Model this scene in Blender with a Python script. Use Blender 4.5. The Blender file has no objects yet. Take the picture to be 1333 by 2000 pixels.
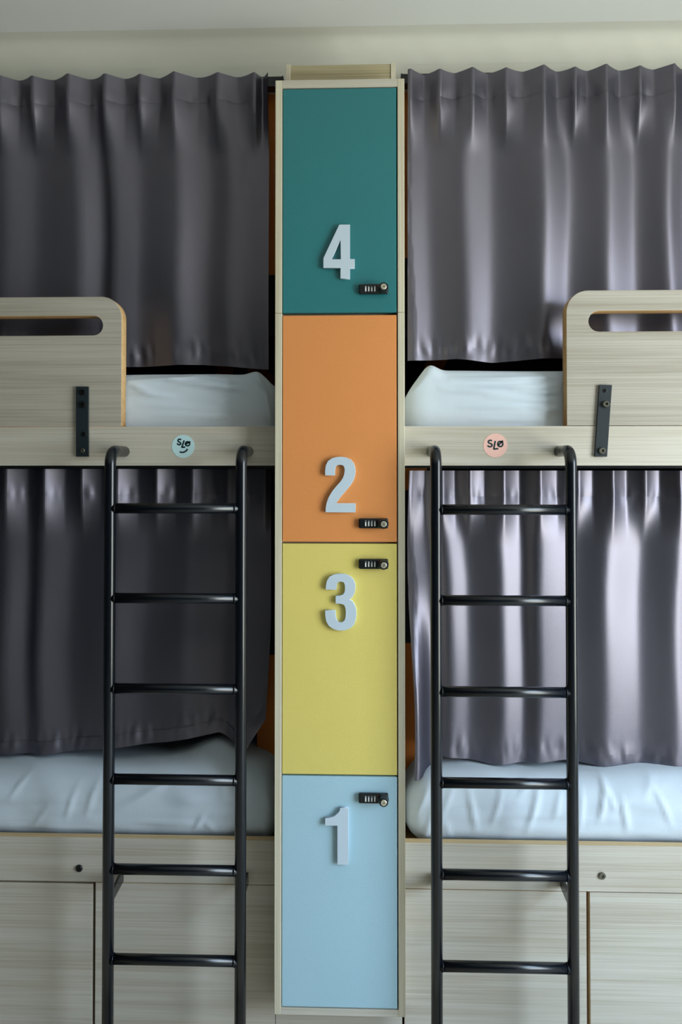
import bpy, bmesh, math, random
from mathutils import Vector, Matrix, Euler, noise
random.seed(4)
C = bpy.context.scene.collection
R = math.radians
PI = math.pi

# ------------------------------------------------------------------ camera
F = 1500.0                                   # focal length in pixels of the 1333 x 2000 frame
CX, CY = 666.5, 888.0                        # principal point
CAM = Vector((0.0, -1.8, 1.45))
ROT = Euler((R(90.93), 0.0, R(1.77)), 'XYZ')
cd = bpy.data.cameras.new('camera')
cam = bpy.data.objects.new('camera', cd)
C.objects.link(cam)
cam.location = CAM
cam.rotation_euler = ROT
cd.sensor_fit = 'VERTICAL'
cd.sensor_height = 36.0
cd.sensor_width = 24.0
cd.lens = 36.0 * F / 2000.0
cd.shift_y = -(1000 - CY) / 2000.0
cd.clip_start = 0.05
bpy.context.scene.camera = cam

# ------------------------------------------------------------------ world, light, exposure
sc = bpy.context.scene
SKY = 16.5
w = bpy.data.worlds.new('daylight')
sc.world = w
w.use_nodes = True
_nt = w.node_tree
_bg = _nt.nodes['Background']
_bg.inputs['Strength'].default_value = SKY
_tc = _nt.nodes.new('ShaderNodeTexCoord')
_sep = _nt.nodes.new('ShaderNodeSeparateXYZ')
_mr = _nt.nodes.new('ShaderNodeMapRange')
_mr.inputs['From Min'].default_value = -1.0
_rp = _nt.nodes.new('ShaderNodeValToRGB')
_e = _rp.color_ramp.elements
_e[0].position, _e[0].color = 0.0, (0.66, 0.68, 0.60, 1)      # sunlit ground and greenery
_e[1].position, _e[1].color = 1.0, (0.42, 0.66, 1.0, 1)       # blue overhead
for _p, _c in ((0.46, (0.73, 0.76, 0.68, 1)), (0.52, (0.84, 0.93, 1.0, 1)), (0.70, (0.60, 0.80, 1.0, 1))):
    _k = _e.new(_p)
    _k.color = _c
_nt.links.new(_tc.outputs['Generated'], _sep.inputs[0])
_nt.links.new(_sep.outputs['Z'], _mr.inputs['Value'])
_nt.links.new(_mr.outputs['Result'], _rp.inputs['Fac'])
_nt.links.new(_rp.outputs['Color'], _bg.inputs['Color'])


def area(name, loc, rot, sx, sy, power, col):
    ld = bpy.data.lights.new(name, 'AREA')
    ld.shape = 'RECTANGLE'
    ld.size, ld.size_y = sx, sy
    ld.energy = power
    ld.color = col
    o = bpy.data.objects.new(name, ld)
    C.objects.link(o)
    o.location = loc
    o.rotation_euler = rot
    return o


WIN_X, WIN_Y0, WIN_Y1, WIN_Z0, WIN_Z1 = 2.1, -2.15, -0.7, 0.25, 2.3
portal = area('window_daylight', (WIN_X + 0.13, (WIN_Y0 + WIN_Y1) / 2, (WIN_Z0 + WIN_Z1) / 2),
              (0, R(90), 0), WIN_Z1 - WIN_Z0, WIN_Y1 - WIN_Y0, 1.0, (1, 1, 1))
portal.data.cycles.is_portal = True          # daylight enters here from the sky outside

sc.view_settings.view_transform = 'Standard'
sc.view_settings.look = 'None'
sc.view_settings.gamma = 1.0
sc.view_settings.use_curve_mapping = False
sc.view_settings.exposure = 0.0

# ------------------------------------------------------------------ helpers
RM = ROT.to_matrix()


def at(px, py, Y=0.0):
    """The point on the vertical plane y = Y seen at a photograph pixel."""
    d = RM @ Vector(((px - CX) / F, -(py - CY) / F, -1.0))
    return CAM + d * ((Y - CAM.y) / d.y)


def px_x(px, py, Y=0.0):
    return at(px, py, Y).x


def px_z(py, Y=0.0, px=666):
    return at(px, py, Y).z


def srgb(r, g, b):
    f = lambda c: (c / 255 / 12.92) if c / 255 <= 0.04045 else ((c / 255 + 0.055) / 1.055) ** 2.4
    return (f(r), f(g), f(b), 1)


def mat(name, col, rough=0.5, metal=0.0, spec=0.5, bump=0.0, bscale=200.0, mottle=0.0, mscale=6.0, sheen=0.0, coat=0.0):
    m = bpy.data.materials.new(name)
    m.use_nodes = True
    nt = m.node_tree
    b = nt.nodes['Principled BSDF']
    b.inputs['Base Color'].default_value = col
    b.inputs['Roughness'].default_value = rough
    b.inputs['Metallic'].default_value = metal
    b.inputs['Specular IOR Level'].default_value = spec
    b.inputs['Sheen Weight'].default_value = sheen
    b.inputs['Coat Weight'].default_value = coat
    tc = nt.nodes.new('ShaderNodeTexCoord')
    if mottle:
        n = nt.nodes.new('ShaderNodeTexNoise')
        n.inputs['Scale'].default_value = mscale
        n.inputs['Detail'].default_value = 6
        nt.links.new(tc.outputs['Object'], n.inputs['Vector'])
        r = nt.nodes.new('ShaderNodeMix')
        r.data_type = 'RGBA'
        r.inputs[6].default_value = tuple(c * (1 - mottle) for c in col[:3]) + (1,)
        r.inputs[7].default_value = tuple(min(1, c * (1 + mottle)) for c in col[:3]) + (1,)
        nt.links.new(n.outputs['Fac'], r.inputs[0])
        nt.links.new(r.outputs[2], b.inputs['Base Color'])
    if bump:
        n = nt.nodes.new('ShaderNodeTexNoise')
        n.inputs['Scale'].default_value = bscale
        n.inputs['Detail'].default_value = 3
        nt.links.new(tc.outputs['Object'], n.inputs['Vector'])
        bp = nt.nodes.new('ShaderNodeBump')
        bp.inputs['Strength'].default_value = bump
        bp.inputs['Distance'].default_value = 0.002
        nt.links.new(n.outputs['Fac'], bp.inputs['Height'])
        nt.links.new(bp.outputs['Normal'], b.inputs['Normal'])
    return m


def wood(name, dark, mid, light, vertical=False, rough=0.5):
    """Laminate oak: long fine streaks with a broad wandering figure."""
    m = bpy.data.materials.new(name)
    m.use_nodes = True
    nt = m.node_tree
    b = nt.nodes['Principled BSDF']
    b.inputs['Roughness'].default_value = rough
    tc = nt.nodes.new('ShaderNodeTexCoord')
    mp = nt.nodes.new('ShaderNodeMapping')
    if vertical:
        mp.inputs['Rotation'].default_value = (0, R(90), 0)
    nt.links.new(tc.outputs['Object'], mp.inputs['Vector'])

    def stretched(scale, sc_, detail, distort=0.0):
        k = nt.nodes.new('ShaderNodeMapping')
        k.inputs['Scale'].default_value = scale
        nt.links.new(mp.outputs['Vector'], k.inputs['Vector'])
        n = nt.nodes.new('ShaderNodeTexNoise')
        n.inputs['Scale'].default_value = sc_
        n.inputs['Detail'].default_value = detail
        n.inputs['Distortion'].default_value = distort
        nt.links.new(k.outputs['Vector'], n.inputs['Vector'])
        return n
    broad = stretched((0.5, 5, 8.0), 1.6, 3, 1.0)
    fine = stretched((1.2, 150, 150), 2.2, 4, 0.3)
    band = stretched((0.7, 30, 30), 2.0, 4, 0.7)
    a = nt.nodes.new('ShaderNodeMath'); a.operation = 'MULTIPLY_ADD'
    a.inputs[1].default_value = 0.34
    nt.links.new(broad.outputs['Fac'], a.inputs[0])
    a2 = nt.nodes.new('ShaderNodeMath'); a2.operation = 'MULTIPLY'
    a2.inputs[1].default_value = 0.42
    nt.links.new(fine.outputs['Fac'], a2.inputs[0])
    a3 = nt.nodes.new('ShaderNodeMath'); a3.operation = 'MULTIPLY_ADD'
    a3.inputs[1].default_value = 0.24
    nt.links.new(band.outputs['Fac'], a3.inputs[0])
    nt.links.new(a2.outputs[0], a3.inputs[2])
    nt.links.new(a3.outputs[0], a.inputs[2])
    r = nt.nodes.new('ShaderNodeValToRGB')
    e = r.color_ramp.elements
    e[0].position, e[0].color = 0.36, dark
    e[1].position, e[1].color = 0.68, light
    k = e.new(0.52); k.color = mid
    nt.links.new(a.outputs[0], r.inputs['Fac'])
    nt.links.new(r.outputs['Color'], b.inputs['Base Color'])
    bp = nt.nodes.new('ShaderNodeBump')
    bp.inputs['Strength'].default_value = 0.12
    bp.inputs['Distance'].default_value = 0.001
    nt.links.new(fine.outputs['Fac'], bp.inputs['Height'])
    nt.links.new(bp.outputs['Normal'], b.inputs['Normal'])
    return m


def satin(name, col, gloss, rough, amount):
    """Dense dark weave with a broad satin reflection."""
    m = mat(name, col, 0.8, spec=0.1, mottle=0.08, mscale=9.0)
    nt = m.node_tree
    b = nt.nodes['Principled BSDF']
    out = [n for n in nt.nodes if n.type == 'OUTPUT_MATERIAL'][0]
    tc = nt.nodes.new('ShaderNodeTexCoord')
    n = nt.nodes.new('ShaderNodeTexNoise')
    n.inputs['Scale'].default_value = 420
    nt.links.new(tc.outputs['Object'], n.inputs['Vector'])
    bp = nt.nodes.new('ShaderNodeBump')
    bp.inputs['Strength'].default_value = 0.2
    bp.inputs['Distance'].default_value = 0.0006
    nt.links.new(n.outputs['Fac'], bp.inputs['Height'])
    g = nt.nodes.new('ShaderNodeBsdfGlossy')
    g.inputs['Color'].default_value = gloss
    g.inputs['Roughness'].default_value = rough
    mx = nt.nodes.new('ShaderNodeMixShader')
    mx.inputs[0].default_value = amount
    nt.links.new(bp.outputs['Normal'], b.inputs['Normal'])
    nt.links.new(bp.outputs['Normal'], g.inputs['Normal'])
    nt.links.new(b.outputs[0], mx.inputs[1])
    nt.links.new(g.outputs[0], mx.inputs[2])
    nt.links.new(mx.outputs[0], out.inputs['Surface'])
    return m


M = {}
WD, WM_, WL = srgb(176, 166, 148), srgb(197, 191, 179), srgb(209, 204, 195)
M['oak'] = wood('oak_laminate', WD, WM_, WL)
M['oak_dark'] = wood('oak_offcut', srgb(150, 138, 106), srgb(178, 166, 134), srgb(196, 184, 152))
M['ply_pale'] = wood('plywood_edge_pale', srgb(190, 160, 116), srgb(212, 184, 140), srgb(226, 202, 160), rough=0.6)
M['oak_guard'] = wood('oak_guard_laminate', srgb(150, 142, 127), srgb(176, 170, 159), srgb(192, 188, 179))
M['oak_upright'] = wood('oak_laminate_upright', srgb(184, 174, 150), srgb(207, 200, 178), srgb(220, 214, 196), True)
M['ply'] = wood('plywood_edge', srgb(180, 140, 92), srgb(208, 170, 118), srgb(224, 190, 140), rough=0.6)
M['teal'] = mat('teal_laminate', srgb(42, 118, 124), 0.38, bump=0.12, bscale=500, mottle=0.05, mscale=5)
M['orange'] = mat('orange_laminate', srgb(224, 146, 84), 0.42, bump=0.12, bscale=500, mottle=0.03, mscale=5)
M['yellow'] = mat('yellow_laminate', srgb(224, 207, 116), 0.42, bump=0.12, bscale=500, mottle=0.03, mscale=5)
M['sky'] = mat('pale_blue_laminate', srgb(168, 204, 220), 0.42, bump=0.12, bscale=500, mottle=0.03, mscale=5)
M['numeral'] = mat('pale_grey_acrylic', srgb(196, 212, 226), 0.45)
M['black_steel'] = mat('black_powder_coat', srgb(12, 17, 24), 0.24, spec=0.5)
M['plate'] = mat('dark_steel_plate', srgb(30, 40, 46), 0.42, bump=0.05, bscale=400)
M['bolt'] = mat('dull_bolt_steel', srgb(118, 116, 104), 0.35, metal=0.8)
M['black_bolt'] = mat('blackened_bolt', srgb(40, 40, 42), 0.3, metal=0.7)
M['black_plastic'] = mat('black_plastic', srgb(18, 22, 26), 0.35)
M['silver'] = mat('silver_key_face', srgb(205, 200, 180), 0.3, metal=0.6)
M['white_mark'] = mat('white_dial_print', srgb(225, 228, 228), 0.5)
M['red_mark'] = mat('red_dot', srgb(150, 40, 45), 0.5)
M['green_mark'] = mat('green_dot', srgb(30, 110, 70), 0.5)
M['curtain'] = satin('charcoal_blackout_fabric', srgb(25, 29, 39), (0.70, 0.65, 0.77, 1), 0.44, 0.22)
M['sheet'] = mat('white_cotton_sheet', srgb(204, 216, 228), 0.85, spec=0.2, bump=0.15, bscale=350, sheen=0.1)
M['wall'] = mat('white_paint', srgb(221, 220, 211), 0.85, bump=0.05, bscale=120)
M['accent'] = mat('slate_wall_paint', srgb(48, 56, 62), 0.85, bump=0.05, bscale=120)
M['ceil'] = mat('white_ceiling_paint', srgb(234, 235, 234), 0.9, bump=0.04, bscale=90)
M['floor'] = wood('floor_boards', srgb(186, 172, 150), srgb(204, 192, 172), srgb(216, 206, 190))
M['black_paint'] = mat('black_wall_paint', srgb(16, 17, 22), 0.7, bump=0.05, bscale=150)
M['mural_orange'] = mat('orange_mural_paint', srgb(226, 132, 54), 0.7, mottle=0.08, mscale=12)
M['sticker_blue'] = mat('pale_blue_sticker', srgb(198, 230, 234), 0.5)
M['sticker_pink'] = mat('pale_pink_sticker', srgb(240, 192, 180), 0.5)
M['ink'] = mat('dark_teal_ink', srgb(12, 42, 48), 0.5)
M['window_frame'] = mat('white_window_frame', srgb(225, 225, 222), 0.4)
gm = bpy.data.materials.new('window_glass')
gm.use_nodes = True
nt = gm.node_tree
nt.nodes.clear()
out = nt.nodes.new('ShaderNodeOutputMaterial')
tr = nt.nodes.new('ShaderNodeBsdfTransparent')
gl = nt.nodes.new('ShaderNodeBsdfGlossy')
gl.inputs['Roughness'].default_value = 0.02
mx = nt.nodes.new('ShaderNodeMixShader')
mx.inputs[0].default_value = 0.06
nt.links.new(tr.outputs[0], mx.inputs[1])
nt.links.new(gl.outputs[0], mx.inputs[2])
nt.links.new(mx.outputs[0], out.inputs[0])
M['glass'] = gm


def obj(name, me, m, parent=None, smooth=False):
    """Link a mesh (or bmesh) as one object."""
    if isinstance(me, bmesh.types.BMesh):
        bm = me
        bmesh.ops.recalc_face_normals(bm, faces=bm.faces)
        me = bpy.data.meshes.new(name)
        bm.to_mesh(me)
        bm.free()
    for k in (m if isinstance(m, (list, tuple)) else [m]):
        me.materials.append(k)
    if smooth:
        me.polygons.foreach_set('use_smooth', [True] * len(me.polygons))
    o = bpy.data.objects.new(name, me)
    C.objects.link(o)
    if parent:
        o.parent = parent
        o.matrix_parent_inverse = parent_world(parent).inverted()
    return o


def parent_world(p):
    """World matrix of a parent built in this script (locations only)."""
    mtx = Matrix.Translation(p.location)
    if p.parent:
        mtx = parent_world(p.parent) @ p.matrix_parent_inverse @ mtx
    return mtx


def thing(name, label, cat, loc, group=None):
    o = bpy.data.objects.new(name, None)
    o.empty_display_size = 0.05
    C.objects.link(o)
    o.location = loc
    o['label'], o['category'] = label, cat
    if group:
        o['group'] = group
    return o


def tag(o, label, cat, group=None):
    o['label'], o['category'] = label, cat
    if group:
        o['group'] = group
    return o


def struct(o):
    o['kind'] = 'structure'
    return o


def add_box(bm, x0, x1, y0, y1, z0, z1, bev=0.0, seg=1):
    r = bmesh.ops.create_cube(bm, size=1.0)
    for v in r['verts']:
        v.co = Vector(((x0 + x1) / 2 + v.co.x * (x1 - x0), (y0 + y1) / 2 + v.co.y * (y1 - y0), (z0 + z1) / 2 + v.co.z * (z1 - z0)))
    if bev:
        es = {e for v in r['verts'] for e in v.link_edges}
        bmesh.ops.bevel(bm, geom=list(es), offset=bev, segments=seg, affect='EDGES', profile=0.5)
    return bm


def box(x0, x1, y0, y1, z0, z1, bev=0.0, seg=1):
    if x0 > x1:
        x0, x1 = x1, x0
    if z0 > z1:
        z0, z1 = z1, z0
    return add_box(bmesh.new(), x0, x1, y0, y1, z0, z1, bev, seg)


def add_tube(bm, pts, r, n=20, cap=True):
    pts = [Vector(p) for p in pts]
    rings = []
    t0 = (pts[1] - pts[0]).normalized()
    up = Vector((0, 0, 1)) if abs(t0.z) < 0.9 else Vector((1, 0, 0))
    nrm = (up - t0 * up.dot(t0)).normalized()
    for i, p in enumerate(pts):
        if i == 0:
            t = t0
        elif i == len(pts) - 1:
            t = (pts[i] - pts[i - 1]).normalized()
        else:
            t = ((pts[i] - pts[i - 1]).normalized() + (pts[i + 1] - pts[i]).normalized()).normalized()
        nrm = (nrm - t * nrm.dot(t)).normalized()
        bi = t.cross(nrm)
        rings.append([bm.verts.new(p + (nrm * math.cos(2 * PI * k / n) + bi * math.sin(2 * PI * k / n)) * r) for k in range(n)])
    for a, b in zip(rings, rings[1:]):
        for k in range(n):
            f = bm.faces.new((a[k], a[(k + 1) % n], b[(k + 1) % n], b[k]))
            f.smooth = True
    if cap:
        bm.faces.new(rings[0][::-1])
        bm.faces.new(rings[-1])
    return bm


def add_lathe_y(bm, cx, cz, y, prof, n=24):
    """Turned form about an axis along y; prof = [(radius, y offset)], from back to front."""
    rings = []
    for r, dy in prof:
        if r <= 1e-6:
            rings.append([bm.verts.new((cx, y + dy, cz))])
        else:
            rings.append([bm.verts.new((cx + r * math.cos(2 * PI * k / n), y + dy, cz + r * math.sin(2 * PI * k / n))) for k in range(n)])
    for a, b in zip(rings, rings[1:]):
        for k in range(n):
            q = [a[k % len(a)], a[(k + 1) % len(a)], b[(k + 1) % len(b)], b[k % len(b)]]
            u = []
            for v in q:
                if v not in u:
                    u.append(v)
            if len(u) > 2:
                bm.faces.new(u)
    return bm


def prism(outer, holes, y0, y1, bevel=0.0):
    """Fill an outline in the x-z plane and give it thickness from y0 to y1."""
    cu = bpy.data.curves.new('outline', 'CURVE')
    cu.dimensions = '2D'
    cu.fill_mode = 'BOTH'
    cu.extrude = abs(y1 - y0) / 2 - bevel
    cu.bevel_depth = bevel
    cu.bevel_resolution = 1
    cu.offset = -bevel
    for loop in [outer] + holes:
        s = cu.splines.new('POLY')
        s.points.add(len(loop) - 1)
        for p, q in zip(s.points, loop):
            p.co = (q[0], q[1], 0, 1)
        s.use_cyclic_u = True
    co = bpy.data.objects.new('outline', cu)
    C.objects.link(co)
    dg = bpy.context.evaluated_depsgraph_get()
    me = bpy.data.meshes.new_from_object(co.evaluated_get(dg))
    bpy.data.objects.remove(co)
    bpy.data.curves.remove(cu)
    yc = (y0 + y1) / 2
    me.transform(Matrix(((1, 0, 0, 0), (0, 0, -1, yc), (0, 1, 0, 0), (0, 0, 0, 1))))
    bm = bmesh.new()
    bm.from_mesh(me)
    bmesh.ops.remove_doubles(bm, verts=bm.verts, dist=1e-6)
    bpy.data.meshes.remove(me)
    return bm


def edge_faces(bm, idx=1):
    """Give every face that does not look along y (the cut edge) material slot idx."""
    bm.normal_update()
    for f in bm.faces:
        if abs(f.normal.y) < 0.6:
            f.material_index = idx
    return bm


def sm(a, b, x):
    t = max(0.0, min(1.0, (x - a) / (b - a)))
    return t * t * (3 - 2 * t)


def lerp(pts, x):
    if x <= pts[0][0]:
        return pts[0][1]
    for (a, u), (b, v) in zip(pts, pts[1:]):
        if x <= b:
            return u + (v - u) * (x - a) / (b - a)
    return pts[-1][1]


# ------------------------------------------------------------------ the room
CEIL = px_z(80, 0.15)
ROOM_X0, ROOM_Y0 = -2.9, -4.0
BACK = 1.0
struct(obj('floor', box(ROOM_X0, WIN_X, ROOM_Y0, BACK, -0.05, 0), M['floor']))
struct(obj('ceiling', box(ROOM_X0, WIN_X, ROOM_Y0, BACK, CEIL, CEIL + 0.06), M['ceil']))
struct(obj('wall_left', box(ROOM_X0 - 0.06, ROOM_X0, ROOM_Y0, BACK, 0, CEIL), M['accent']))
struct(obj('wall_front', box(ROOM_X0, WIN_X, ROOM_Y0 - 0.06, ROOM_Y0, 0, CEIL), M['accent']))
bm = bmesh.new()
add_box(bm, WIN_X, WIN_X + 0.2, ROOM_Y0, WIN_Y0, 0, CEIL)
add_box(bm, WIN_X, WIN_X + 0.2, WIN_Y1, BACK, 0, CEIL)
add_box(bm, WIN_X, WIN_X + 0.2, WIN_Y0, WIN_Y1, 0, WIN_Z0)
add_box(bm, WIN_X, WIN_X + 0.2, WIN_Y0, WIN_Y1, WIN_Z1, CEIL)
struct(obj('wall_right', bm, M['wall']))
bm = bmesh.new()
for a, b, c, d in ((WIN_Y0, WIN_Y0 + 0.05, WIN_Z0, WIN_Z1), (WIN_Y1 - 0.05, WIN_Y1, WIN_Z0, WIN_Z1),
                   (WIN_Y0 + 0.05, WIN_Y1 - 0.05, WIN_Z0, WIN_Z0 + 0.05), (WIN_Y0 + 0.05, WIN_Y1 - 0.05, WIN_Z1 - 0.05, WIN_Z1)):
    add_box(bm, WIN_X + 0.05, WIN_X + 0.1, a, b, c, d)
win = struct(obj('window_1', bm, M['window_frame']))
obj('pane', box(WIN_X + 0.07, WIN_X + 0.075, WIN_Y0 + 0.05, WIN_Y1 - 0.05, WIN_Z0 + 0.05, WIN_Z1 - 0.05), M['glass'], win)

BULK_Z = px_z(168, 0.15)
struct(obj('wall_upper', box(ROOM_X0, WIN_X, 0.15, BACK, BULK_Z, CEIL), M['wall']))
CV = 0.035
bm = bmesh.new()
prof = [(0.1496, CEIL - CV - 0.03), (0.1496, CEIL - CV - 0.01)] + [(0.1496 - CV + CV * math.cos(R(a)), CEIL - 0.0004 - CV + CV * math.sin(R(a))) for a in range(0, 91, 9)] + [(0.14 - CV, CEIL - 0.0004), (0.12 - CV, CEIL - 0.0004)]
va = [bm.verts.new((ROOM_X0, a, b)) for a, b in prof]
vb = [bm.verts.new((WIN_X, a, b)) for a, b in prof]
for i in range(len(prof) - 1):
    bm.faces.new((va[i], va[i + 1], vb[i + 1], vb[i])).smooth = True
struct(obj('trim_1', bm, M['wall']))
wb = struct(obj('wall_back', box(ROOM_X0, WIN_X, BACK, BACK + 0.06, 0, CEIL), M['black_paint']))


def mural(pts):
    q = [at(x, y, BACK) for x, y in pts]
    obj('mural_stripe', prism([(p.x, p.z) for p in q], [], BACK - 0.004, BACK - 0.0005), M['mural_orange'], wb)


mural([(418, 760), (450, 760), (480, 600), (448, 600)])
mural([(484, 700), (552, 745), (552, 775), (484, 730)])
mural([(800, 790), (838, 790), (900, 640), (862, 640)])

# ------------------------------------------------------------------ lockers
LY = -0.06                                    # front plane of the locker column
LX0, LX1 = px_x(537, 1070, LY), px_x(791.5, 1070, LY)
SP = 0.0158                                   # board thickness
Z_TOP, Z_JOINT, Z_BOT = px_z(155, LY), px_z(611, LY), px_z(1984.5, LY)
DX0, DX1 = LX0 + SP + 0.0012, LX1 - SP - 0.0026
LD = BACK - 0.01                              # back of the carcass


def pts_px(raw, ox, oy, s, Y):
    return [(lambda p: (p.x, p.z))(at(ox + x / s, oy + y / s, Y)) for x, y in raw]


N4 = [(213, 560), (420, 124), (560, 124), (560, 572), (622, 572), (622, 690), (560, 690), (560, 828), (436, 828), (436, 690), (213, 690)]
N4H = [(320, 575), (440, 575), (437, 325)]
N2 = [(235, 325), (235, 250), (245, 190), (275, 135), (325, 98), (390, 83), (440, 80), (510, 88), (570, 115), (608, 160), (628, 215), (632, 270),
      (625, 330), (605, 390), (575, 440), (520, 510), (450, 590), (400, 655), (380, 688), (632, 688), (632, 805), (240, 805), (243, 740), (255, 680),
      (280, 610), (320, 540), (375, 470), (430, 410), (465, 360), (483, 310), (490, 260), (485, 215), (465, 192), (430, 185), (395, 190), (372, 215),
      (365, 260), (363, 325)]
N3 = [(245, 412), (245, 360), (258, 295), (290, 245), (345, 215), (430, 203), (510, 212), (570, 240), (610, 285), (630, 340), (632, 400), (618, 460),
      (590, 510), (555, 540), (595, 565), (625, 610), (642, 670), (645, 740), (635, 810), (610, 870), (565, 915), (500, 940), (420, 945), (345, 925),
      (285, 885), (250, 825), (237, 750), (235, 680), (370, 680), (375, 750), (385, 800), (405, 832), (435, 840), (470, 832), (492, 805), (502, 760),
      (505, 700), (500, 650), (485, 615), (455, 598), (372, 593), (372, 492), (430, 490), (468, 475), (488, 445), (494, 400), (492, 350), (478, 318),
      (440, 305), (405, 312), (388, 340), (382, 412)]
N1 = [(235, 655), (300, 650), (355, 630), (400, 590), (425, 555), (430, 522), (540, 522), (540, 1260), (395, 1260), (395, 752), (235, 752)]


def lock(parent, y_mid, dials, label):
    Y = LY
    c = at(730, y_mid, Y)
    hw, hh = 0.0332, 0.0115
    body = obj('combination_lock', box(c.x - hw, c.x + hw, Y - 0.009, Y - 0.0005, c.z - hh, c.z + hh, 0.003, 2), M['black_plastic'], parent)
    body['label'] = label
    for k in range(4):
        x = c.x - 0.0176 + k * 0.0068
        bm = box(x - 0.0026, x + 0.0026, Y - 0.0105, Y - 0.008, c.z - 0.007, c.z + 0.007, 0.001)
        for f in bm.faces:
            f.material_index = 0
        for j, dz in enumerate((0.0046, 0.0, -0.0046)):
            n0 = len(bm.faces)
            wdt = 0.0013 if (k + j + dials) % 3 else 0.0007
            add_box(bm, x - wdt, x + wdt, Y - 0.0108, Y - 0.0104, c.z + dz - 0.0013 + 0.0008 * ((k + j) % 2), c.z + dz + 0.0009)
            bm.faces.ensure_lookup_table()
            for f in bm.faces[n0:]:
                f.material_index = 1
        obj('dial', bm, [M['black_plastic'], M['white_mark']], body)
    for nm, dz, mm in (('open_dot', 0.0075, 'red_mark'), ('closed_dot', -0.0078, 'green_mark')):
        bm = add_lathe_y(bmesh.new(), c.x + 0.0105, c.z + dz, Y - 0.0088, [(0.0014, 0), (0.0014, -0.0006), (0, -0.0007)], 10)
        obj(nm, bm, M[mm], body)
    kx = c.x + 0.0222
    bm = add_lathe_y(bmesh.new(), kx, c.z, Y - 0.008, [(0.0118, 0), (0.0118, -0.006), (0.0105, -0.0075), (0.0102, -0.019), (0.009, -0.0205), (0.007, -0.0205)], 28)
    obj('key_knob', bm, M['black_plastic'], body)
    bm = add_lathe_y(bmesh.new(), kx, c.z, Y - 0.027, [(0.0066, 0), (0.0066, -0.003), (0.0058, -0.0036), (0.0022, -0.0036), (0.0022, -0.0012), (0, -0.0012)], 24)
    obj('key_cylinder', bm, M['silver'], body)
    return body


def door(parent, y0, y1, m, label, num, off, hole=None):
    """One inset locker door with its raised numeral."""
    z1, z0 = px_z(y0, LY), px_z(y1, LY)
    d = obj('door', box(DX0, DX1, LY + 0.001, LY + 0.018, z0, z1, 0.0012), M[m], parent)
    d['label'] = label
    hp = [pts_px(hole, off[0], off[1], 6.665, LY - 0.008)] if hole else []
    obj('numeral', prism(pts_px(num, off[0], off[1], 6.665, LY - 0.008), hp, LY - 0.008, LY + 0.001, 0.0004), M['numeral'], d)
    return d


lx = (LX0 + LX1) / 2
cab = thing('locker_cabinet', 'top locker cabinet with one teal door numbered 4, above the orange door', 'locker', (lx, 0, Z_JOINT), 'stacked locker cabinets')
obj('side_panel', box(LX0, LX0 + SP, LY, LD, Z_JOINT + 0.0006, Z_TOP, 0.0008), M['oak_upright'], cab)
obj('side_panel', box(LX1 - SP, LX1, LY, LD, Z_JOINT + 0.0006, Z_TOP, 0.0008), M['oak_upright'], cab)
obj('top_panel', box(LX0 + SP, LX1 - SP, LY, LD, px_z(170.5, LY), Z_TOP, 0.0008), M['oak'], cab)
obj('bottom_panel', box(LX0 + SP, LX1 - SP, LY + 0.022, LD, Z_JOINT + 0.0006, Z_JOINT + SP), M['oak'], cab)
obj('back_panel', box(LX0 + SP, LX1 - SP, LD - 0.01, LD - 0.001, Z_JOINT + SP, px_z(170.5, LY)), M['oak'], cab)
door(cab, 172, 610.5, 'teal', 'teal door with white numeral 4', N4, (600, 420), N4H)
lock(cab, 565.8, 0, 'black combination lock low on the teal door')

cab = thing('locker_cabinet', 'tall locker cabinet with orange, yellow and pale blue doors numbered 2, 3 and 1', 'locker', (lx, 0, Z_BOT), 'stacked locker cabinets')
obj('side_panel', box(LX0, LX0 + SP, LY, LD, Z_BOT, Z_JOINT, 0.0008), M['oak_upright'], cab)
obj('side_panel', box(LX1 - SP, LX1, LY, LD, Z_BOT, Z_JOINT, 0.0008), M['oak_upright'], cab)
obj('bottom_panel', box(LX0 + SP, LX1 - SP, LY, LD, Z_BOT, px_z(1971, LY), 0.0008), M['oak'], cab)
obj('top_panel', box(LX0 + SP, LX1 - SP, LY + 0.022, LD, Z_JOINT - SP, Z_JOINT), M['oak'], cab)
for yy in (1060, 1515):
    obj('shelf', box(LX0 + SP, LX1 - SP, LY + 0.022, LD, px_z(yy + 6, LY), px_z(yy - 6, LY)), M['oak'], cab)
obj('back_panel', box(LX0 + SP, LX1 - SP, LD - 0.01, LD - 0.001, px_z(1971, LY), Z_JOINT - SP), M['oak'], cab)
door(cab, 615.5, 1058.5, 'orange', 'orange door with white numeral 2', N2, (600, 880))
door(cab, 1062, 1513.5, 'yellow', 'yellow door with white numeral 3', N3, (600, 1090))
door(cab, 1517, 1969, 'sky', 'pale blue door with white numeral 1', N1, (600, 1500))
lock(cab, 1021.8, 1, 'black combination lock low on the orange door')
lock(cab, 1100.8, 2, 'black combination lock high on the yellow door')
lock(cab, 1556.8, 0, 'black combination lock high on the pale blue door')

BY = 0.0
bx0, bx1 = px_x(559, 140, BY), px_x(773, 140, BY)
bz1 = px_z(124, BY)
t = thing('filler_box', 'shallow oak box sitting on top of the locker column under the ceiling', 'box', (lx, 0, Z_TOP))
obj('side_panel', box(bx0, bx0 + 0.011, BY, 0.145, Z_TOP, bz1, 0.0006), M['oak_upright'], t)
obj('side_panel', box(bx1 - 0.011, bx1, BY, 0.145, Z_TOP, bz1, 0.0006), M['oak_upright'], t)
obj('front_panel', box(bx0 + 0.011, bx1 - 0.011, BY + 0.002, BY + 0.018, Z_TOP, bz1 - 0.002, 0.0006), M['oak_dark'], t)
obj('top_panel', box(bx0 + 0.011, bx1 - 0.011, BY + 0.018, 0.145, bz1 - 0.016, bz1 - 0.002), M['oak'], t)

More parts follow.
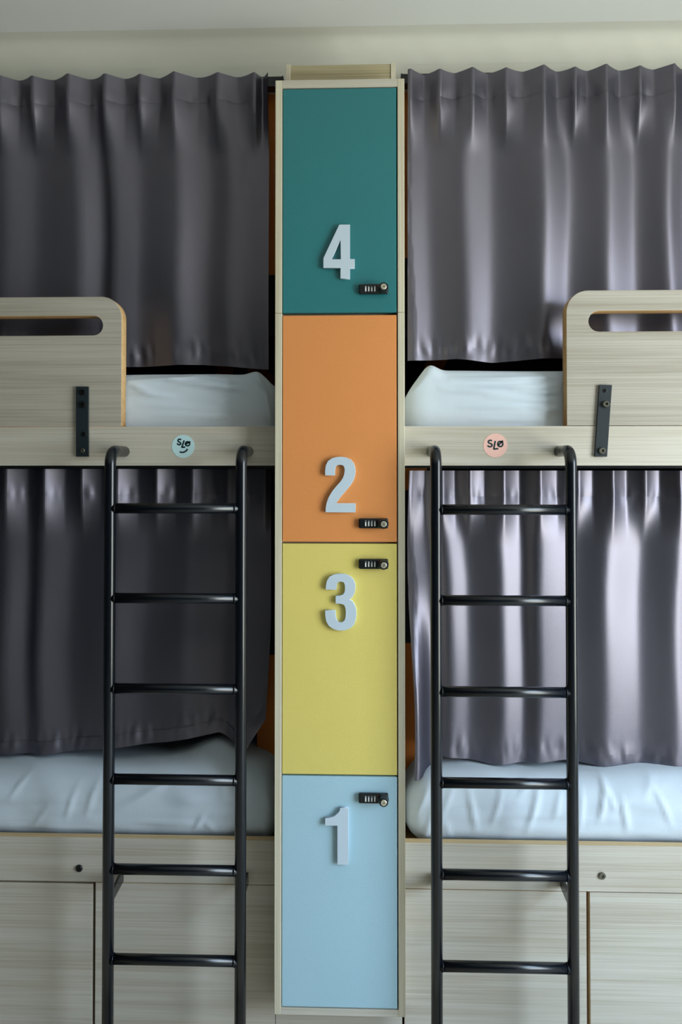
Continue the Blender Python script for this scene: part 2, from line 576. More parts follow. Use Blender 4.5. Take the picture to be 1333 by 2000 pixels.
FY = 0.0
px0, px1 = px_x(538, 1992, FY), px_x(787, 1992, FY)
t = thing('locker_plinth', 'oak plinth under the locker column, between the two beds', 'plinth', (lx, 0, 0))
obj('front_panel', box(px0 + 0.001, px1 - 0.001, FY, FY + 0.02, 0, Z_BOT), M['oak'], t)
for x in (px0 + 0.002, px1 - 0.02):
    obj('side_panel', box(x, x + 0.018, FY + 0.02, LD, 0, Z_BOT), M['oak'], t)


# ------------------------------------------------------------------ bunk beds
TH = 0.036
RAIL_Z1, RAIL_Z0 = px_z(832, 0), px_z(909.5, 0)
LOW_Z1 = px_z(1644, 0)
UP_TOP = px_z(727, 0.06)                      # top of the upper mattresses
LOW_TOP = LOW_Z1 + 0.138


def arc(cx, cz, r, a0, a1, n=10):
    return [(cx + r * math.cos(R(a0 + (a1 - a0) * k / n)), cz + r * math.sin(R(a0 + (a1 - a0) * k / n))) for k in range(n + 1)]


def bolt(parent, px, py, r, m, Y, proud=0.006, name='bolt'):
    c = at(px, py, Y)
    bm = add_lathe_y(bmesh.new(), c.x, c.z, Y, [(r, 0.0), (r, -proud * 0.7), (r * 0.86, -proud), (r * 0.48, -proud), (r * 0.42, -proud * 0.35), (0, -proud * 0.3)], 22)
    return obj(name, bm, M[m], parent)


def bracket(parent, quad, bolts, label):
    q = [at(x, y, 0) for x, y in quad]
    b = obj('joining_plate', prism([(p.x, p.z) for p in q], [], -0.007, -0.0002, 0.0006), M['plate'], parent)
    b['label'] = label
    for x, y, r, m, pr in bolts:
        bolt(b, x, y, r, m, -0.007, pr)


def ribbon(bm, pts, wd, y):
    """A flat pen stroke in the x-z plane with round ends."""
    p = [Vector((a[0], 0, a[1])) for a in pts]
    L, Rr = [], []
    for i in range(len(p)):
        t = (p[min(i + 1, len(p) - 1)] - p[max(i - 1, 0)]).normalized()
        n = Vector((-t.z, 0, t.x)) * wd / 2
        L.append(bm.verts.new(p[i] + n + Vector((0, y, 0))))
        Rr.append(bm.verts.new(p[i] - n + Vector((0, y, 0))))
    for i in range(len(p) - 1):
        bm.faces.new((L[i], L[i + 1], Rr[i + 1], Rr[i]))


def smooth_line(pts, n=4):
    out = []
    P = [pts[0]] + list(pts) + [pts[-1]]
    for i in range(1, len(P) - 2):
        for k in range(n):
            t = k / n
            out.append(tuple(0.5 * (2 * P[i][j] + (P[i + 1][j] - P[i - 1][j]) * t + (2 * P[i - 1][j] - 5 * P[i][j] + 4 * P[i + 1][j] - P[i + 2][j]) * t * t
                                    + (3 * P[i][j] - P[i - 1][j] - 3 * P[i + 1][j] + P[i + 2][j]) * t ** 3) for j in (0, 1)))
    out.append(pts[-1])
    return out


def sticker(parent, ox, oy, cen, r, strokes, m, label):
    s = 16.66
    c = at(ox + cen[0] / s, oy + cen[1] / s, 0)
    bm = add_lathe_y(bmesh.new(), c.x, c.z, -0.0001, [(r, 0), (r, -0.0005), (0, -0.0005)], 48)
    d = obj('sticker', bm, M[m], parent)
    d['label'] = label
    bm = bmesh.new()
    for st, sharp in strokes:
        line = st if sharp else smooth_line(st)
        ribbon(bm, pts_px(line, ox, oy, s, 0), 0.0037, -0.0008)
    obj('lettering', bm, M['ink'], parent)


ell = lambda cx, cy, rx, ry: [(cx + rx * math.cos(2 * PI * k / 20), cy + ry * math.sin(2 * PI * k / 20)) for k in range(21)]
BEDS = {}
for side in (-1, 1):
    L = side < 0
    inner = px0 - 0.0005 if L else max(px1, LX1) + 0.0005
    outer = inner + side * 1.95
    bed = thing('bunk_bed', 'oak bunk bed on the left with pale blue sticker on its upper rail' if L else
                'oak bunk bed on the right with pink sticker on its upper rail', 'bunk bed', (inner, 0, 0), 'oak bunk beds')
    BEDS[side] = (bed, inner, outer)
    bm = edge_faces(box(inner, outer, 0, TH, RAIL_Z0, RAIL_Z1 - 0.0008, 0.0008))
    rail = obj('upper_rail', bm, [M['oak'], M['ply']], bed)
    # guard panel with rounded corner and hand slot
    if L:
        gx, gz1 = px_x(237, 830, 0), px_z(580, 0, 120)
        sx, s0, s1 = px_x(201, 636, 0), px_z(655.5, 0, 120), px_z(617, 0, 120)
    else:
        gx, gz1 = px_x(1108, 830, 0), px_z(567, 0, 1200)
        sx, s0, s1 = px_x(1150, 630, 0), px_z(647.5, 0, 1200), px_z(607, 0, 1200)
    glen = 1.25
    rr = 0.05
    if L:
        o_ = [(gx - glen, RAIL_Z1)] + [(gx, RAIL_Z1)] + arc(gx - rr, gz1 - rr, rr, 0, 90) + arc(gx - glen + rr, gz1 - rr, rr, 90, 180)
        hr = (s1 - s0) / 2
        h_ = arc(sx - hr, (s0 + s1) / 2, hr, -90, 90) + arc(sx - 0.62, (s0 + s1) / 2, hr, 90, 270)
    else:
        o_ = [(gx + glen, RAIL_Z1)] + [(gx, RAIL_Z1)][::-1] + arc(gx + rr, gz1 - rr, rr, 180, 90) + arc(gx + glen - rr, gz1 - rr, rr, 90, 0)
        hr = (s1 - s0) / 2
        h_ = arc(sx + hr, (s0 + s1) / 2, hr, 270, 90) + arc(sx + 0.62, (s0 + s1) / 2, hr, 90, -90)
    gp = obj('guard_panel', edge_faces(prism(o_, [h_], 0, TH, 0.0008)), [M['oak_guard'], M['ply']], bed)
    gp['label'] = 'guard panel with rounded corner, hand slot and orange plywood edge'
    # lower rail, fixed panel and drawer
    zj = px_z(1727.5, 0, 400) if L else px_z(1740, 0, 1000)
    obj('lower_rail', edge_faces(box(inner, outer, 0, 0.022, zj + 0.0012, LOW_Z1, 0.0008)), [M['oak'], M['ply_pale']], bed)
    dxp = px_x(186, 1860, 0) if L else px_x(1146.5, 1860, 0)
    obj('front_panel', edge_faces(box(inner, dxp, 0, 0.022, 0.0, zj, 0.0006)), [M['oak'], M['ply']], bed)
    dz = px_z(1724, 0.004, 60) if L else px_z(1744, 0.004, 1250)
    dx0 = px_x(181.5, 1860, 0.004) if L else px_x(1153, 1860, 0.004)
    dr = obj('drawer_front', box(dx0, dx0 + side * 1.0, 0.003, 0.022, 0.03, dz, 0.0008), M['oak'], bed)
    obj('drawer_side', box(dx0 + side * 0.04, dx0 + side * 0.055, 0.022, 0.7, 0.05, dz - 0.06), M['oak'], bed)
    dxe = dx0 + side * 1.006
    obj('front_panel', box(dxe, outer, 0, 0.022, 0, zj, 0.0006), M['oak'], bed)
    obj('drawer_recess', box(dxp, dxe, 0.03, 0.04, 0.0, zj), M['ply'], bed)
    bolt(bed, *((155, 1695.5) if L else (1176.5, 1710)), 0.0082, 'black_bolt' if L else 'bolt', 0.0, 0.004)
    # decks, end boards
    deck_u = RAIL_Z0 + 0.03
    obj('upper_deck', box(inner, outer, TH, LD, RAIL_Z0 + 0.012, deck_u), M['black_paint'], bed)
    obj('lower_deck', box(inner, outer, 0.022, LD, LOW_Z1 - 0.06, LOW_Z1 - 0.035), M['ply'], bed)
    obj('end_panel', box(outer, outer + side * 0.02, 0, LD, 0, RAIL_Z1), M['oak'], bed)
    ib0, ib1 = inner - side * 0.0, inner + side * 0.07
    if L:
        strips = [(168, 536, 'mural_orange'), (536, 905, 'black_paint'), (925, 1280, 'black_paint'), (1280, 1500, 'mural_orange')]
    else:
        strips = [(168, 505, 'mural_orange'), (505, 905, 'black_paint'), (925, 957, 'mural_orange'), (957, 1255, 'black_paint'), (1255, 1500, 'mural_orange')]
    for a, b, mm in strips:
        za, zb = px_z(a, 0.19), px_z(b, 0.19)
        if b == 905:
            zb = UP_TOP - 0.02
            zb = px_z(655, 0.19)
        if a == 168:
            za = BULK_Z
        if a == 925:
            za = RAIL_Z0 - 0.002
        if b == 1500:
            zb = LOW_Z1 - 0.034
        e = obj('end_board', box(ib0, ib1, 0.19, 0.21, zb, za), M[mm], bed)
        e['label'] = 'orange painted end board' if mm == 'mural_orange' else 'black painted end board'
    if L:
        bracket(bed, [(150.5, 755.5), (174.5, 755.5), (174.5, 892), (150.5, 892)],
                [(162, 766, 0.0072, 'black_bolt', 0.005), (162, 790.5, 0.0078, 'black_bolt', 0.006), (164, 848, 0.006, 'black_bolt', 0.002), (161.5, 880, 0.0052, 'bolt', 0.002)],
                'upright black joining plate')
        sticker(rail, 320, 830, (635, 697), 0.0272, [
            ([(570, 490), (535, 465), (490, 470), (468, 505), (480, 540), (530, 565), (555, 600), (545, 630), (505, 645), (465, 630), (437, 600)], 0),
            ([(668, 500), (595, 722)], 1), ([(575, 725), (700, 722)], 1), (ell(780, 612, 70, 66), 1), ([(705, 628), (872, 545)], 1),
            ([(522, 873), (580, 890), (640, 890), (700, 865), (745, 830), (780, 780)], 0)], 'sticker_blue', 'round pale blue sticker with a lettered smiling face')
    else:
        bracket(bed, [(1170, 752), (1194.5, 752.5), (1185, 892), (1161, 892)],
                [(1182, 763, 0.0048, 'black_bolt', 0.0008), (1183.5, 789.5, 0.0078, 'bolt', 0.008), (1176.5, 880.5, 0.0078, 'bolt', 0.006)],
                'slightly tilted dark joining plate')
        sticker(rail, 930, 830, (635, 665), 0.028, [
            ([(525, 520), (480, 500), (430, 510), (405, 545), (425, 585), (490, 610), (525, 645), (515, 690), (460, 710), (410, 695), (380, 665)], 0),
            ([(632, 520), (608, 640), (582, 785)], 0), ([(570, 790), (730, 770)], 1), (ell(795, 620, 84, 84), 1), ([(720, 668), (885, 512)], 1)],
            'sticker_pink', 'round pale pink sticker with dark letters')


# ------------------------------------------------------------------ ladders
LADY = -0.1
TR = 0.0127


def ladder(label, xl, xr, rungs, tabs):
    zt = px_z(880, LADY)
    t = thing('ladder', label, 'ladder', ((xl + xr) / 2, LADY, 0), 'black bunk ladders')
    for x in (xl, xr):
        bend = 0.032
        pts = [(x, 0.0, zt), (x, LADY + bend, zt)]
        pts += [(x, LADY + bend - bend * math.sin(R(a)), zt - bend + bend * math.cos(R(a))) for a in range(10, 91, 10)]
        pts += [(x, LADY, 0.8), (x, LADY, 0.0)]
        u = obj('upright', add_tube(bmesh.new(), pts, TR, 24), M['black_steel'], t)
        obj('foot', add_tube(bmesh.new(), [(x, LADY, 0.0), (x, LADY, 0.02)], TR + 0.002, 20), M['black_plastic'], u)
    for z in rungs:
        bm = add_tube(bmesh.new(), [(xl + TR * 0.35, LADY, z), (xr - TR * 0.35, LADY, z)], 0.0115, 20)
        for x, s in ((xl, 1), (xr, -1)):      # weld beads
            add_tube(bm, [(x + s * (TR - 0.001), LADY, z), (x + s * (TR + 0.001), LADY, z)], 0.0124, 20)
        obj('rung', bm, M['black_steel'], t)
    for x in (xl, xr):
        z0 = tabs
        bm = bmesh.new()
        outl = [(LADY, z0 + 0.004), (-0.006, z0 + 0.018), (0.0, z0 + 0.014), (0.0, z0 - 0.01), (LADY, z0 - 0.016)]
        va = [bm.verts.new((x - 0.003, a, b)) for a, b in outl]
        vb = [bm.verts.new((x + 0.003, a, b)) for a, b in outl]
        bm.faces.new(va)
        bm.faces.new(vb[::-1])
        for i in range(5):
            bm.faces.new((va[i], vb[i], vb[(i + 1) % 5], va[(i + 1) % 5]))
        obj('fixing_tab', bm, M['black_steel'], t)
    return t


for label, pl, pr, ry in (('black tubular steel ladder in front of the left bunk bed', 213, 470.5, (993, 1168.5, 1345.5, 1523, 1699, 1875)),
                          ('black tubular steel ladder in front of the right bunk bed', 853, 1118.5, (995.5, 1173, 1351.5, 1530, 1709.5, 1889))):
    xm = (pl + pr) / 2
    zs = [px_z(y, LADY, xm) for y in ry]
    zs.append(zs[-1] - (zs[0] - zs[-1]) / 5)
    zs.append(zs[-1] - (zs[0] - zs[-2]) / 5)
    zs = [z for z in zs if z > 0.1]
    ladder(label, px_x(pl, 1450, LADY), px_x(pr, 1450, LADY), zs, px_z(1714 if pl < 500 else 1721, 0.0, xm))


# ------------------------------------------------------------------ mattresses
def mattress(label, side, x0, x1, y0, y1, z0, z1, r, warp, res=0.011):
    """Rounded slab under a fitted sheet; warp(x, z, y, nx, nz) adds the creases of the cloth."""
    lo, hi = Vector((min(x0, x1), y0, z0)), Vector((max(x0, x1), y1, z1))
    bm = bmesh.new()
    vd = {}

    def V(p):
        k = tuple(round(c, 5) for c in p)
        if k not in vd:
            vd[k] = bm.verts.new(p)
        return vd[k]

    def axis_pts(a, b, h):
        n = max(2, int((b - a) / h))
        return [a + (b - a) * i / n for i in range(n + 1)]
    vis = (lo.x, lo.x + 0.8) if side > 0 else (hi.x - 0.8, hi.x)
    xs = axis_pts(vis[0], vis[1], res * 0.6)
    xs = xs + axis_pts(vis[1], hi.x, 0.05)[1:] if side > 0 else axis_pts(lo.x, vis[0], 0.05)[:-1] + xs
    ys = axis_pts(lo.y, lo.y + 0.35, res)
    ys = ys + axis_pts(lo.y + 0.35, hi.y, 0.04)[1:]
    zs = axis_pts(lo.z, hi.z, res * 0.55)
    for A, B, c, ax in ((xs, zs, lo.y, 1), (xs, zs, hi.y, 1), (xs, ys, hi.z, 2), (xs, ys, lo.z, 2), (ys, zs, lo.x, 0), (ys, zs, hi.x, 0)):
        for i in range(len(A) - 1):
            for j in range(len(B) - 1):
                q = []
                for a, b in ((A[i], B[j]), (A[i + 1], B[j]), (A[i + 1], B[j + 1]), (A[i], B[j + 1])):
                    p = {0: (c, a, b), 1: (a, c, b), 2: (a, b, c)}[ax]
                    q.append(V(p))
                bm.faces.new(q)
    rz = Vector((r[0], r[1], r[2]))
    for v in bm.verts:
        p = v.co.copy()
        q = Vector([max(lo[i] + rz[i], min(hi[i] - rz[i], p[i])) for i in range(3)])
        d = Vector([(p[i] - q[i]) / rz[i] for i in range(3)])
        n = Vector((0, 0, 0))
        if d.length > 1e-6:
            m_ = max(abs(c) for c in d)
            n = d.normalized()
            d = n * m_
            v.co = q + Vector([d[i] * rz[i] for i in range(3)])
        off = warp(v.co, n)
        v.co += off
    o = obj('mattress', bm, M['sheet'], None, True)
    return tag(o, label, 'mattress', 'mattresses in white sheets')


def crease(p, a, b, wd, amp):
    """Ridge of cloth along the segment a-b in the x-z view."""
    ax, az = a
    bx, bz = b
    dx, dz = bx - ax, bz - az
    L2 = dx * dx + dz * dz
    t = ((p[0] - ax) * dx + (p[1] - az) * dz) / L2
    tc = max(0.0, min(1.0, t))
    d = math.hypot(p[0] - ax - dx * tc, p[1] - az - dz * tc)
    return amp * math.exp(-(d / wd) ** 2) * (0.25 + 0.75 * math.sin(PI * max(0.02, min(0.98, t))))


def fold_set(lines, Y):
    out = []
    for (a, b, wd, amp) in lines:
        pa, pb = at(a[0], a[1], Y), at(b[0], b[1], Y)
        out.append(((pa.x, pa.z), (pb.x, pb.z), wd, amp))
    return out


def make_warp(side, inner, sag, sag_w, lines, Y, peak, top, lump=0.004, fine=0.0008, gain=1.3, bump=None):
    fs = fold_set(lines, Y)

    def warp(p, n):
        d = (inner - p.x) if side < 0 else (p.x - inner)
        front = max(0.0, -n.y)
        k = 0.0
        for a, b, wd, amp in fs:
            k += crease((p.x, p.z), a, b, wd, amp * gain)
        k += fine * 2 * noise.noise(Vector((p.x * 14, p.y * 8, p.z * 40)))
        off = Vector((0, -k * (0.35 + 0.65 * front), 0))
        off.z += lump * noise.noise(Vector((p.x * 5, p.y * 6, 1.3)))* (1 if p.z > top - 0.08 else 0.3)
        up = sm(top - 0.12, top, p.z)
        t = max(0.0, 1 - d / sag_w)
        off.z -= sag * t * t * up
        if bump:
            off.z += bump[1] * math.exp(-((p.x - bump[0]) / 0.075) ** 2 - ((p.y - 0.17) / 0.09) ** 2) * up
        if peak:
            off.z += peak[1] * math.exp(-((d - peak[0]) / 0.022) ** 2) * up * math.exp(-((p.y - Y) / 0.09) ** 2)
        return off
    return warp


inL, inR = BEDS[-1][1] - 0.003, BEDS[1][1] + 0.003
deck_u = RAIL_Z0 + 0.03
ul = [((250, 745), (400, 735), 0.004, 0.003), ((330, 742), (480, 762), 0.005, 0.003), ((360, 730), (460, 745), 0.004, 0.003), ((250, 765), (340, 775), 0.005, 0.002),
      ((270, 790), (420, 800), 0.004, 0.0012), ((300, 808), (450, 815), 0.003, 0.001), ((500, 735), (530, 770), 0.004, 0.003), ((520, 770), (533, 830), 0.005, 0.003), ((250, 750), (300, 770), 0.004, 0.002)]
mattress('white sheeted mattress on the upper left bunk, beside the orange locker door', -1, inL, inL - 1.9, 0.042, 0.93, deck_u + 0.001, UP_TOP - 0.004, (0.05, 0.03, 0.028),
         make_warp(-1, inL, 0.022, 0.075, ul, 0.042, (0.05, 0.012), UP_TOP, gain=4.0))
ur = [((880, 742), (1090, 735), 0.004, 0.0028), ((900, 757), (1095, 752), 0.004, 0.0022), ((860, 762), (1000, 770), 0.004, 0.0022), ((950, 775), (1095, 782), 0.0035, 0.002),
      ((900, 795), (1090, 792), 0.0035, 0.0018), ((980, 808), (1095, 806), 0.003, 0.0015), ((920, 818), (1060, 820), 0.003, 0.0012), ((1000, 762), (1095, 766), 0.003, 0.002), ((1040, 796), (1095, 800), 0.003, 0.002)]
mattress('white sheeted mattress on the upper right bunk, beside the right guard panel', 1, inR, inR + 1.9, 0.042, 0.93, deck_u + 0.001, UP_TOP + 0.004, (0.06, 0.035, 0.032),
         make_warp(1, inR, 0.052, 0.085, ur, 0.042, (0.062, 0.018), UP_TOP, gain=4.0))
random.seed(8)
ll = [((20, 1560), (60, 1500), 0.006, 0.003), ((130, 1600), (150, 1530), 0.006, 0.003), ((0, 1610), (200, 1618), 0.004, 0.002), ((230, 1600), (420, 1610), 0.004, 0.002),
      ((235, 1575), (330, 1530), 0.008, 0.003), ((380, 1620), (400, 1590), 0.005, 0.004), ((420, 1625), (400, 1600), 0.004, 0.003), ((440, 1560), (420, 1480), 0.008, 0.003),
      ((60, 1620), (100, 1570), 0.005, 0.002), ((170, 1590), (190, 1520), 0.007, 0.003), ((300, 1500), (420, 1480), 0.008, 0.003), ((520, 1520), (532, 1600), 0.006, 0.004)]
mattress('white sheeted mattress on the lower left bunk, behind the left ladder', -1, inL, inL - 1.9, 0.025, 0.93, LOW_Z1 - 0.034, LOW_TOP, (0.03, 0.07, 0.065),
         make_warp(-1, inL, 0.03, 0.06, ll, 0.03, None, LOW_TOP, 0.012, 0.0014, bump=(px_x(432, 1440, 0.15), 0.042)))
lr = [((830, 1640), (850, 1570), 0.006, 0.005), ((860, 1600), (890, 1530), 0.006, 0.004), ((930, 1620), (915, 1540), 0.007, 0.005), ((960, 1610), (985, 1530), 0.006, 0.004),
      ((1030, 1620), (1060, 1520), 0.007, 0.005), ((1010, 1560), (1060, 1500), 0.006, 0.003), ((1130, 1620), (1140, 1530), 0.006, 0.004), ((1170, 1600), (1190, 1510), 0.006, 0.006),
      ((1200, 1580), (1180, 1520), 0.006, 0.005), ((1225, 1620), (1215, 1560), 0.006, 0.005), ((1260, 1560), (1300, 1500), 0.008, 0.004), ((1310, 1610), (1280, 1540), 0.006, 0.004),
      ((810, 1600), (840, 1530), 0.006, 0.004), ((880, 1640), (870, 1600), 0.005, 0.003), ((1080, 1600), (1100, 1530), 0.006, 0.003)]
mattress('white sheeted mattress on the lower right bunk, behind the right ladder', 1, inR, inR + 1.9, 0.024, 0.93, LOW_Z1 - 0.034, LOW_TOP, (0.06, 0.075, 0.068),
         make_warp(1, inR, 0.02, 0.1, lr, 0.03, None, LOW_TOP, 0.012, 0.0016))


# ------------------------------------------------------------------ curtains and their rails
def saw(x, ridges, rw):
    """Pleat profile: 1 on each ridge, a quick fall to its right, a slow climb to the next ridge."""
    for (a, ha, wa), (b, hb, wb_) in zip(ridges, ridges[1:]):
        if a <= x <= b:
            g = b - a
            f = min(wa or rw, g * 0.7)
            if x - a < f:
                q = (x - a) / f
                return ha * (1 - (0.75 * q + 0.25 * sm(0, 1, q)))
            t = (x - a - f) / (g - f)
            return hb * (t ** 1.5 * 0.6 + 0.4 * sm(0, 1, t))
    return 0.0


def soft_saw(x, ridges, rw):
    return (saw(x, ridges, rw) * 2 + saw(x - 0.005, ridges, rw) * 1.6 + saw(x + 0.005, ridges, rw) + saw(x - 0.011, ridges, rw) * 1.2
            + saw(x + 0.01, ridges, rw) * 0.6 + saw(x - 0.018, ridges, rw) * 0.8) / 7.2


def tri(x, ridges):
    for a, b in zip(ridges, ridges[1:]):
        if a <= x <= b:
            t = (x - a) / (b - a)
            k = abs(2 * t - 1)
            return 0.55 * k + 0.45 * k * k
    return 0.0


def curtain(label, x0, x1, Yc, ztop, zbot, head, body, head_amp, body_amp, head_h, dart, edge=None, seed=0, slack=None):
    """x0 < x1 in metres; ztop / zbot are functions of x; head and body are ridge lists in metres."""
    t = thing('curtain', label, 'curtain', ((x0 + x1) / 2, Yc, ztop((x0 + x1) / 2)), 'grey bunk curtains')
    nx = int((x1 - x0) / 0.0042)

    def pos(i, z, zt, zb, push):
        u = i / nx
        x = x0 + (x1 - x0) * u
        d = zt - z
        kk = sm(0.0, 1.0, d / max(0.1, zt - zb))
        xs = x + 0.022 * noise.noise(Vector((x * 2.2, z * 2.6, seed))) * sm(0.05, 0.3, d)
        hw = 1 - sm(head_h * 0.8, dart + 0.02, d)
        hm = head_amp * hw * tri(x, head)
        bw = 0.35 + 0.65 * sm(0.02, dart, d)
        bo = body_amp * bw * soft_saw(xs, body, 0.05) * (1 - 0.25 * kk)
        wob = 0.008 * noise.noise(Vector((x * 7, z * 3.0, seed + 3.3))) * sm(0.0, 0.2, d)
        puck = 0.0017 * noise.noise(Vector((x * 60, z * 18, seed))) * (math.exp(-((d - head_h) / 0.02) ** 2) + math.exp(-((z - zb - 0.03) / 0.025) ** 2))
        y = Yc - hm - bo + wob + puck * 2 + push
        if slack:
            dx, dy = slack(x, d, zt - zb)
            x += dx
            y += dy
        return (x, y, z)

    def strip(name, rows):
        bm = bmesh.new()
        grid = []
        for fr in rows:
            row = []
            for i in range(nx + 1):
                x = x0 + (x1 - x0) * i / nx
                zt, zb = ztop(x), zbot(x)
                z = fr(zt, zb)
                row.append(bm.verts.new(pos(i, z[0], zt, zb, z[1])))
            grid.append(row)
        for a, b in zip(grid, grid[1:]):
            for i in range(nx):
                bm.faces.new((a[i], a[i + 1], b[i + 1], b[i]))
        o = obj(name, bm, M['curtain'], t, True)
        md = o.modifiers.new('thickness', 'SOLIDIFY')
        md.thickness = 0.0012
        md.use_rim = False
        return o
    hem_h = 0.032
    n = 9
    strip('heading', [(lambda zt, zb, k=k: (zt - head_h * k / n, 0.0007 * (k / n) ** 8)) for k in range(n + 1)])
    n2 = 70
    strip('cloth', [(lambda zt, zb, k=k: (zt - head_h - (zt - zb - head_h - hem_h) * k / n2, 0.0012 * math.exp(-k * 1.4))) for k in range(n2 + 1)])
    n3 = 6
    strip('hem', [(lambda zt, zb, k=k: (zb + hem_h * (1 - k / n3), 0.0)) for k in range(n3 + 1)])
    return t


def ridge_px(lst, py, Y, lo, hi, step):
    """Ridges measured in the photograph, carried on past the frame at a regular spacing."""
    r = [(px_x(e[0], py, Y), e[1], e[2]) for e in lst]
    k = 0
    while r[0][0] > lo:
        r.insert(0, (r[0][0] - step * (0.9 + 0.2 * ((k * 7) % 5) / 4), 0.9, None)); k += 1
    while r[-1][0] < hi:
        r.append((r[-1][0] + step * (0.9 + 0.2 * ((k * 5) % 4) / 3), 0.9, None)); k += 1
    return r


CY1 = 0.1
# upper left
xr = px_x(526, 400, CY1)
xl = xr - 1.85
zt = px_z(150, CY1)
hp = [e[0] for e in ridge_px([(10, 1, 0), (72, 1, 0), (143, 1, 0), (213, 1, 0), (280, 1, 0), (347, 1, 0), (430, 1, 0), (500, 1, 0), (528, 1, 0)], 150, CY1, xl, xr, 0.085)]
bd = ridge_px([(12, .8, .07), (148, 1, .06), (215, .9, .07), (345, 1.2, .08), (447, .6, .05), (535, .2, .03)], 350, CY1, xl, xr, 0.15)
zb1 = [(px_x(0, 700, CY1), px_z(690, CY1)), (px_x(250, 712, CY1), px_z(716, CY1)), (px_x(400, 712, CY1), px_z(712, CY1)), (px_x(524, 720, CY1), px_z(722, CY1))]
curtain('dark grey curtain closing the upper left bunk', xl, xr, CY1, lambda x: zt, lambda x: lerp(zb1, x), hp, bd, 0.03, 0.024, 0.066, 0.19, seed=1)
# upper right
xl = px_x(796, 400, CY1)
xr = xl + 1.85
zt2 = px_z(149, CY1)
hp = [e[0] for e in ridge_px([(800, 1, 0), (857, 1, 0), (920, 1, 0), (985, 1, 0), (1056, 1, 0), (1118, 1, 0), (1175, 1, 0), (1243, 1, 0), (1307, 1, 0), (1370, 1, 0)], 150, CY1, xl, xr, 0.08)]
bd = ridge_px([(790, .5, .06), (905, .8, .07), (1053, 1.25, .065), (1172, 1.15, .075), (1290, 1.1, .06)], 350, CY1, xl, xr, 0.15)
zb2 = [(px_x(797, 700, CY1), px_z(706, CY1)), (px_x(890, 700, CY1), px_z(703, CY1)), (px_x(960, 700, CY1), px_z(710, CY1)), (px_x(1090, 700, CY1), px_z(703, CY1))]
curtain('grey curtain closing the upper right bunk, its pleats catching the light', xl, xr, CY1, lambda x: zt2, lambda x: lerp(zb2, x), hp, bd, 0.03, 0.031, 0.066, 0.19, seed=5)
# lower left
CY2 = 0.125
xr = px_x(530, 1100, CY2)
xl = xr - 1.85
zt3 = px_z(916, CY2)
hp = [e[0] for e in ridge_px([(20, 1, 0), (95, 1, 0), (165, 1, 0), (235, 1, 0), (310, 1, 0), (380, 1, 0), (450, 1, 0), (520, 1, 0), (545, 1, 0)], 950, CY2, xl, xr, 0.09)]
bd = ridge_px([(15, .9, .06), (85, 1, .08), (230, 1, .08), (365, .7, .09), (470, .6, .07), (540, .2, .04)], 1200, CY2, xl, xr, 0.15)
zb3 = [(px_x(0, 1470, CY2), px_z(1478, CY2)), (px_x(100, 1470, CY2), px_z(1476, CY2)), (px_x(210, 1470, CY2), px_z(1464, CY2)), (px_x(330, 1470, CY2), px_z(1450, CY2)),
       (px_x(430, 1470, CY2), px_z(1432, CY2)), (px_x(450, 1470, CY2), px_z(1440, CY2)), (px_x(487, 1470, CY2), px_z(1467, CY2)), (px_x(530, 1470, CY2), px_z(1400, CY2))]


def slack_l(x, d, h):
    e = sm(xr - 0.16, xr, x)
    return (-0.012 * e * sm(0.35, 0.7, d), -0.02 * e * sm(0.3, 0.65, d))


curtain('dark blue-grey curtain closing the lower left bunk, its corner swung to the left', xl, xr, CY2, lambda x: zt3, lambda x: lerp(zb3, x), hp, bd, 0.024, 0.022, 0.064, 0.17, seed=9, slack=slack_l)
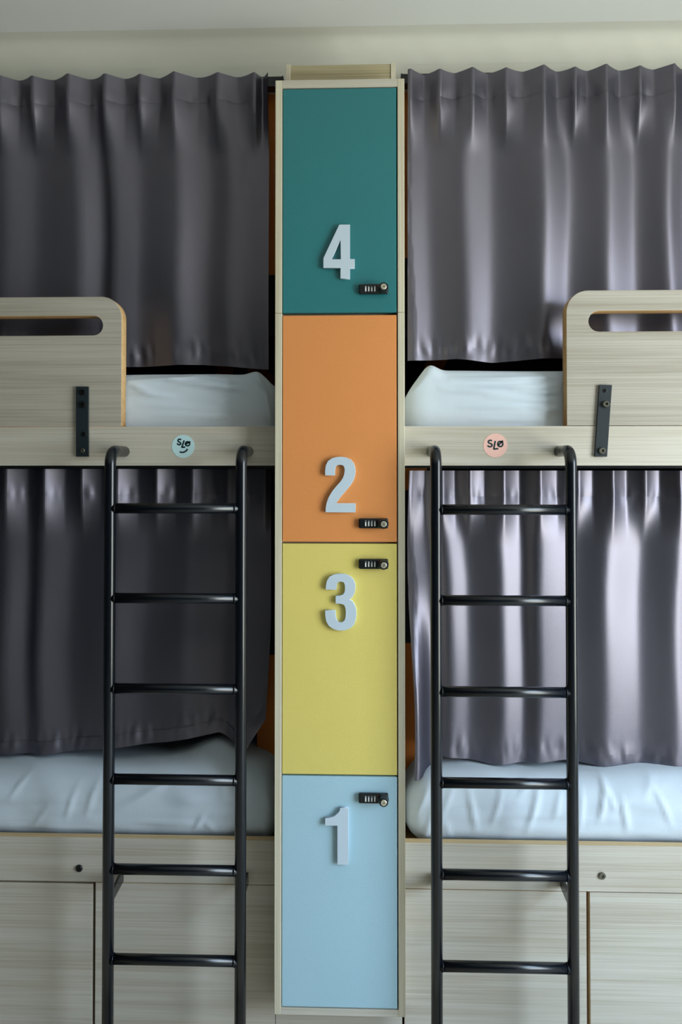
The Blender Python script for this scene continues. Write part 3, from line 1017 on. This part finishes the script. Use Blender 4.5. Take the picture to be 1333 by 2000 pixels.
# lower right
xl2 = px_x(799, 1100, CY2)
xr2 = xl2 + 1.85
zt4 = px_z(919, CY2)
hp = [e[0] for e in ridge_px([(800, 1, 0), (862, 1, 0), (915, 1, 0), (980, 1, 0), (1050, 1, 0), (1125, 1, 0), (1190, 1, 0), (1255, 1, 0), (1320, 1, 0)], 950, CY2, xl2, xr2, 0.085)]
bd = ridge_px([(792, .5, .05), (862, .9, .05), (968, 1.2, .06), (1042, 1.0, .09), (1180, 1.2, .09), (1318, 1.1, .06)], 1200, CY2, xl2, xr2, 0.15)
zb4 = [(px_x(800, 1500, CY2), px_z(1500, CY2)), (px_x(842, 1500, CY2), px_z(1496, CY2)), (px_x(866, 1480, CY2), px_z(1471, CY2)), (px_x(960, 1480, CY2), px_z(1486, CY2)),
       (px_x(1100, 1480, CY2), px_z(1478, CY2)), (px_x(1200, 1480, CY2), px_z(1489, CY2)), (px_x(1330, 1480, CY2), px_z(1492, CY2))]


def slack_r(x, d, h):
    e = 1 - sm(xl2, xl2 + 0.06, x)
    return (0.010 * e * sm(0.35, 0.72, d) - 0.004 * e * math.sin(d * 9), -0.07 * e * sm(0.25, 0.6, d))


curtain('lilac grey curtain closing the lower right bunk, lit from the right', xl2, xr2, CY2, lambda x: zt4, lambda x: lerp(zb4, x), hp, bd, 0.024, 0.022, 0.064, 0.17, seed=14, slack=slack_r)

for lab, xa, xb, y0, y1, za, zb in (
        ('black curtain rail above the upper left bunk', LX0 - 0.0005 + 0.006, LX0 - 1.9, 0.118, 0.149, px_z(167, 0.118), px_z(147, 0.118)),
        ('black curtain rail above the upper right bunk', LX1 - 0.004, LX1 + 1.9, 0.118, 0.149, px_z(165, 0.118), px_z(146, 0.118))):
    t = thing('curtain_rail', lab, 'curtain rail', ((xa + xb) / 2, y0, za), 'curtain rails')
    if xa < 0:
        xa = LX0 - 0.0008
    else:
        xa = LX1 + 0.0008
    obj('rail', box(xa, xb, y0, y1, za, zb, 0.001), M['black_steel'], t)
    obj('end_cap', box(xa, xa + (0.004 if xa > 0 else -0.004), y0 - 0.001, y1, za - 0.001, zb + 0.001, 0.001), M['black_plastic'], t)
for lab, side in (('black curtain rail under the left upper bunk', -1), ('black curtain rail under the right upper bunk', 1)):
    xa = LX0 - 0.0008 if side < 0 else LX1 + 0.0008
    t = thing('curtain_rail', lab, 'curtain rail', (xa + side * 0.6, 0.06, RAIL_Z0), 'curtain rails')
    obj('rail', box(xa, xa + side * 1.9, 0.05, 0.072, RAIL_Z0 - 0.006, RAIL_Z0 + 0.0115, 0.001), M['black_steel'], t)
    obj('end_cap', box(xa, xa + side * 0.004, 0.049, 0.073, RAIL_Z0 - 0.007, RAIL_Z0 + 0.0115, 0.001), M['black_plastic'], t)
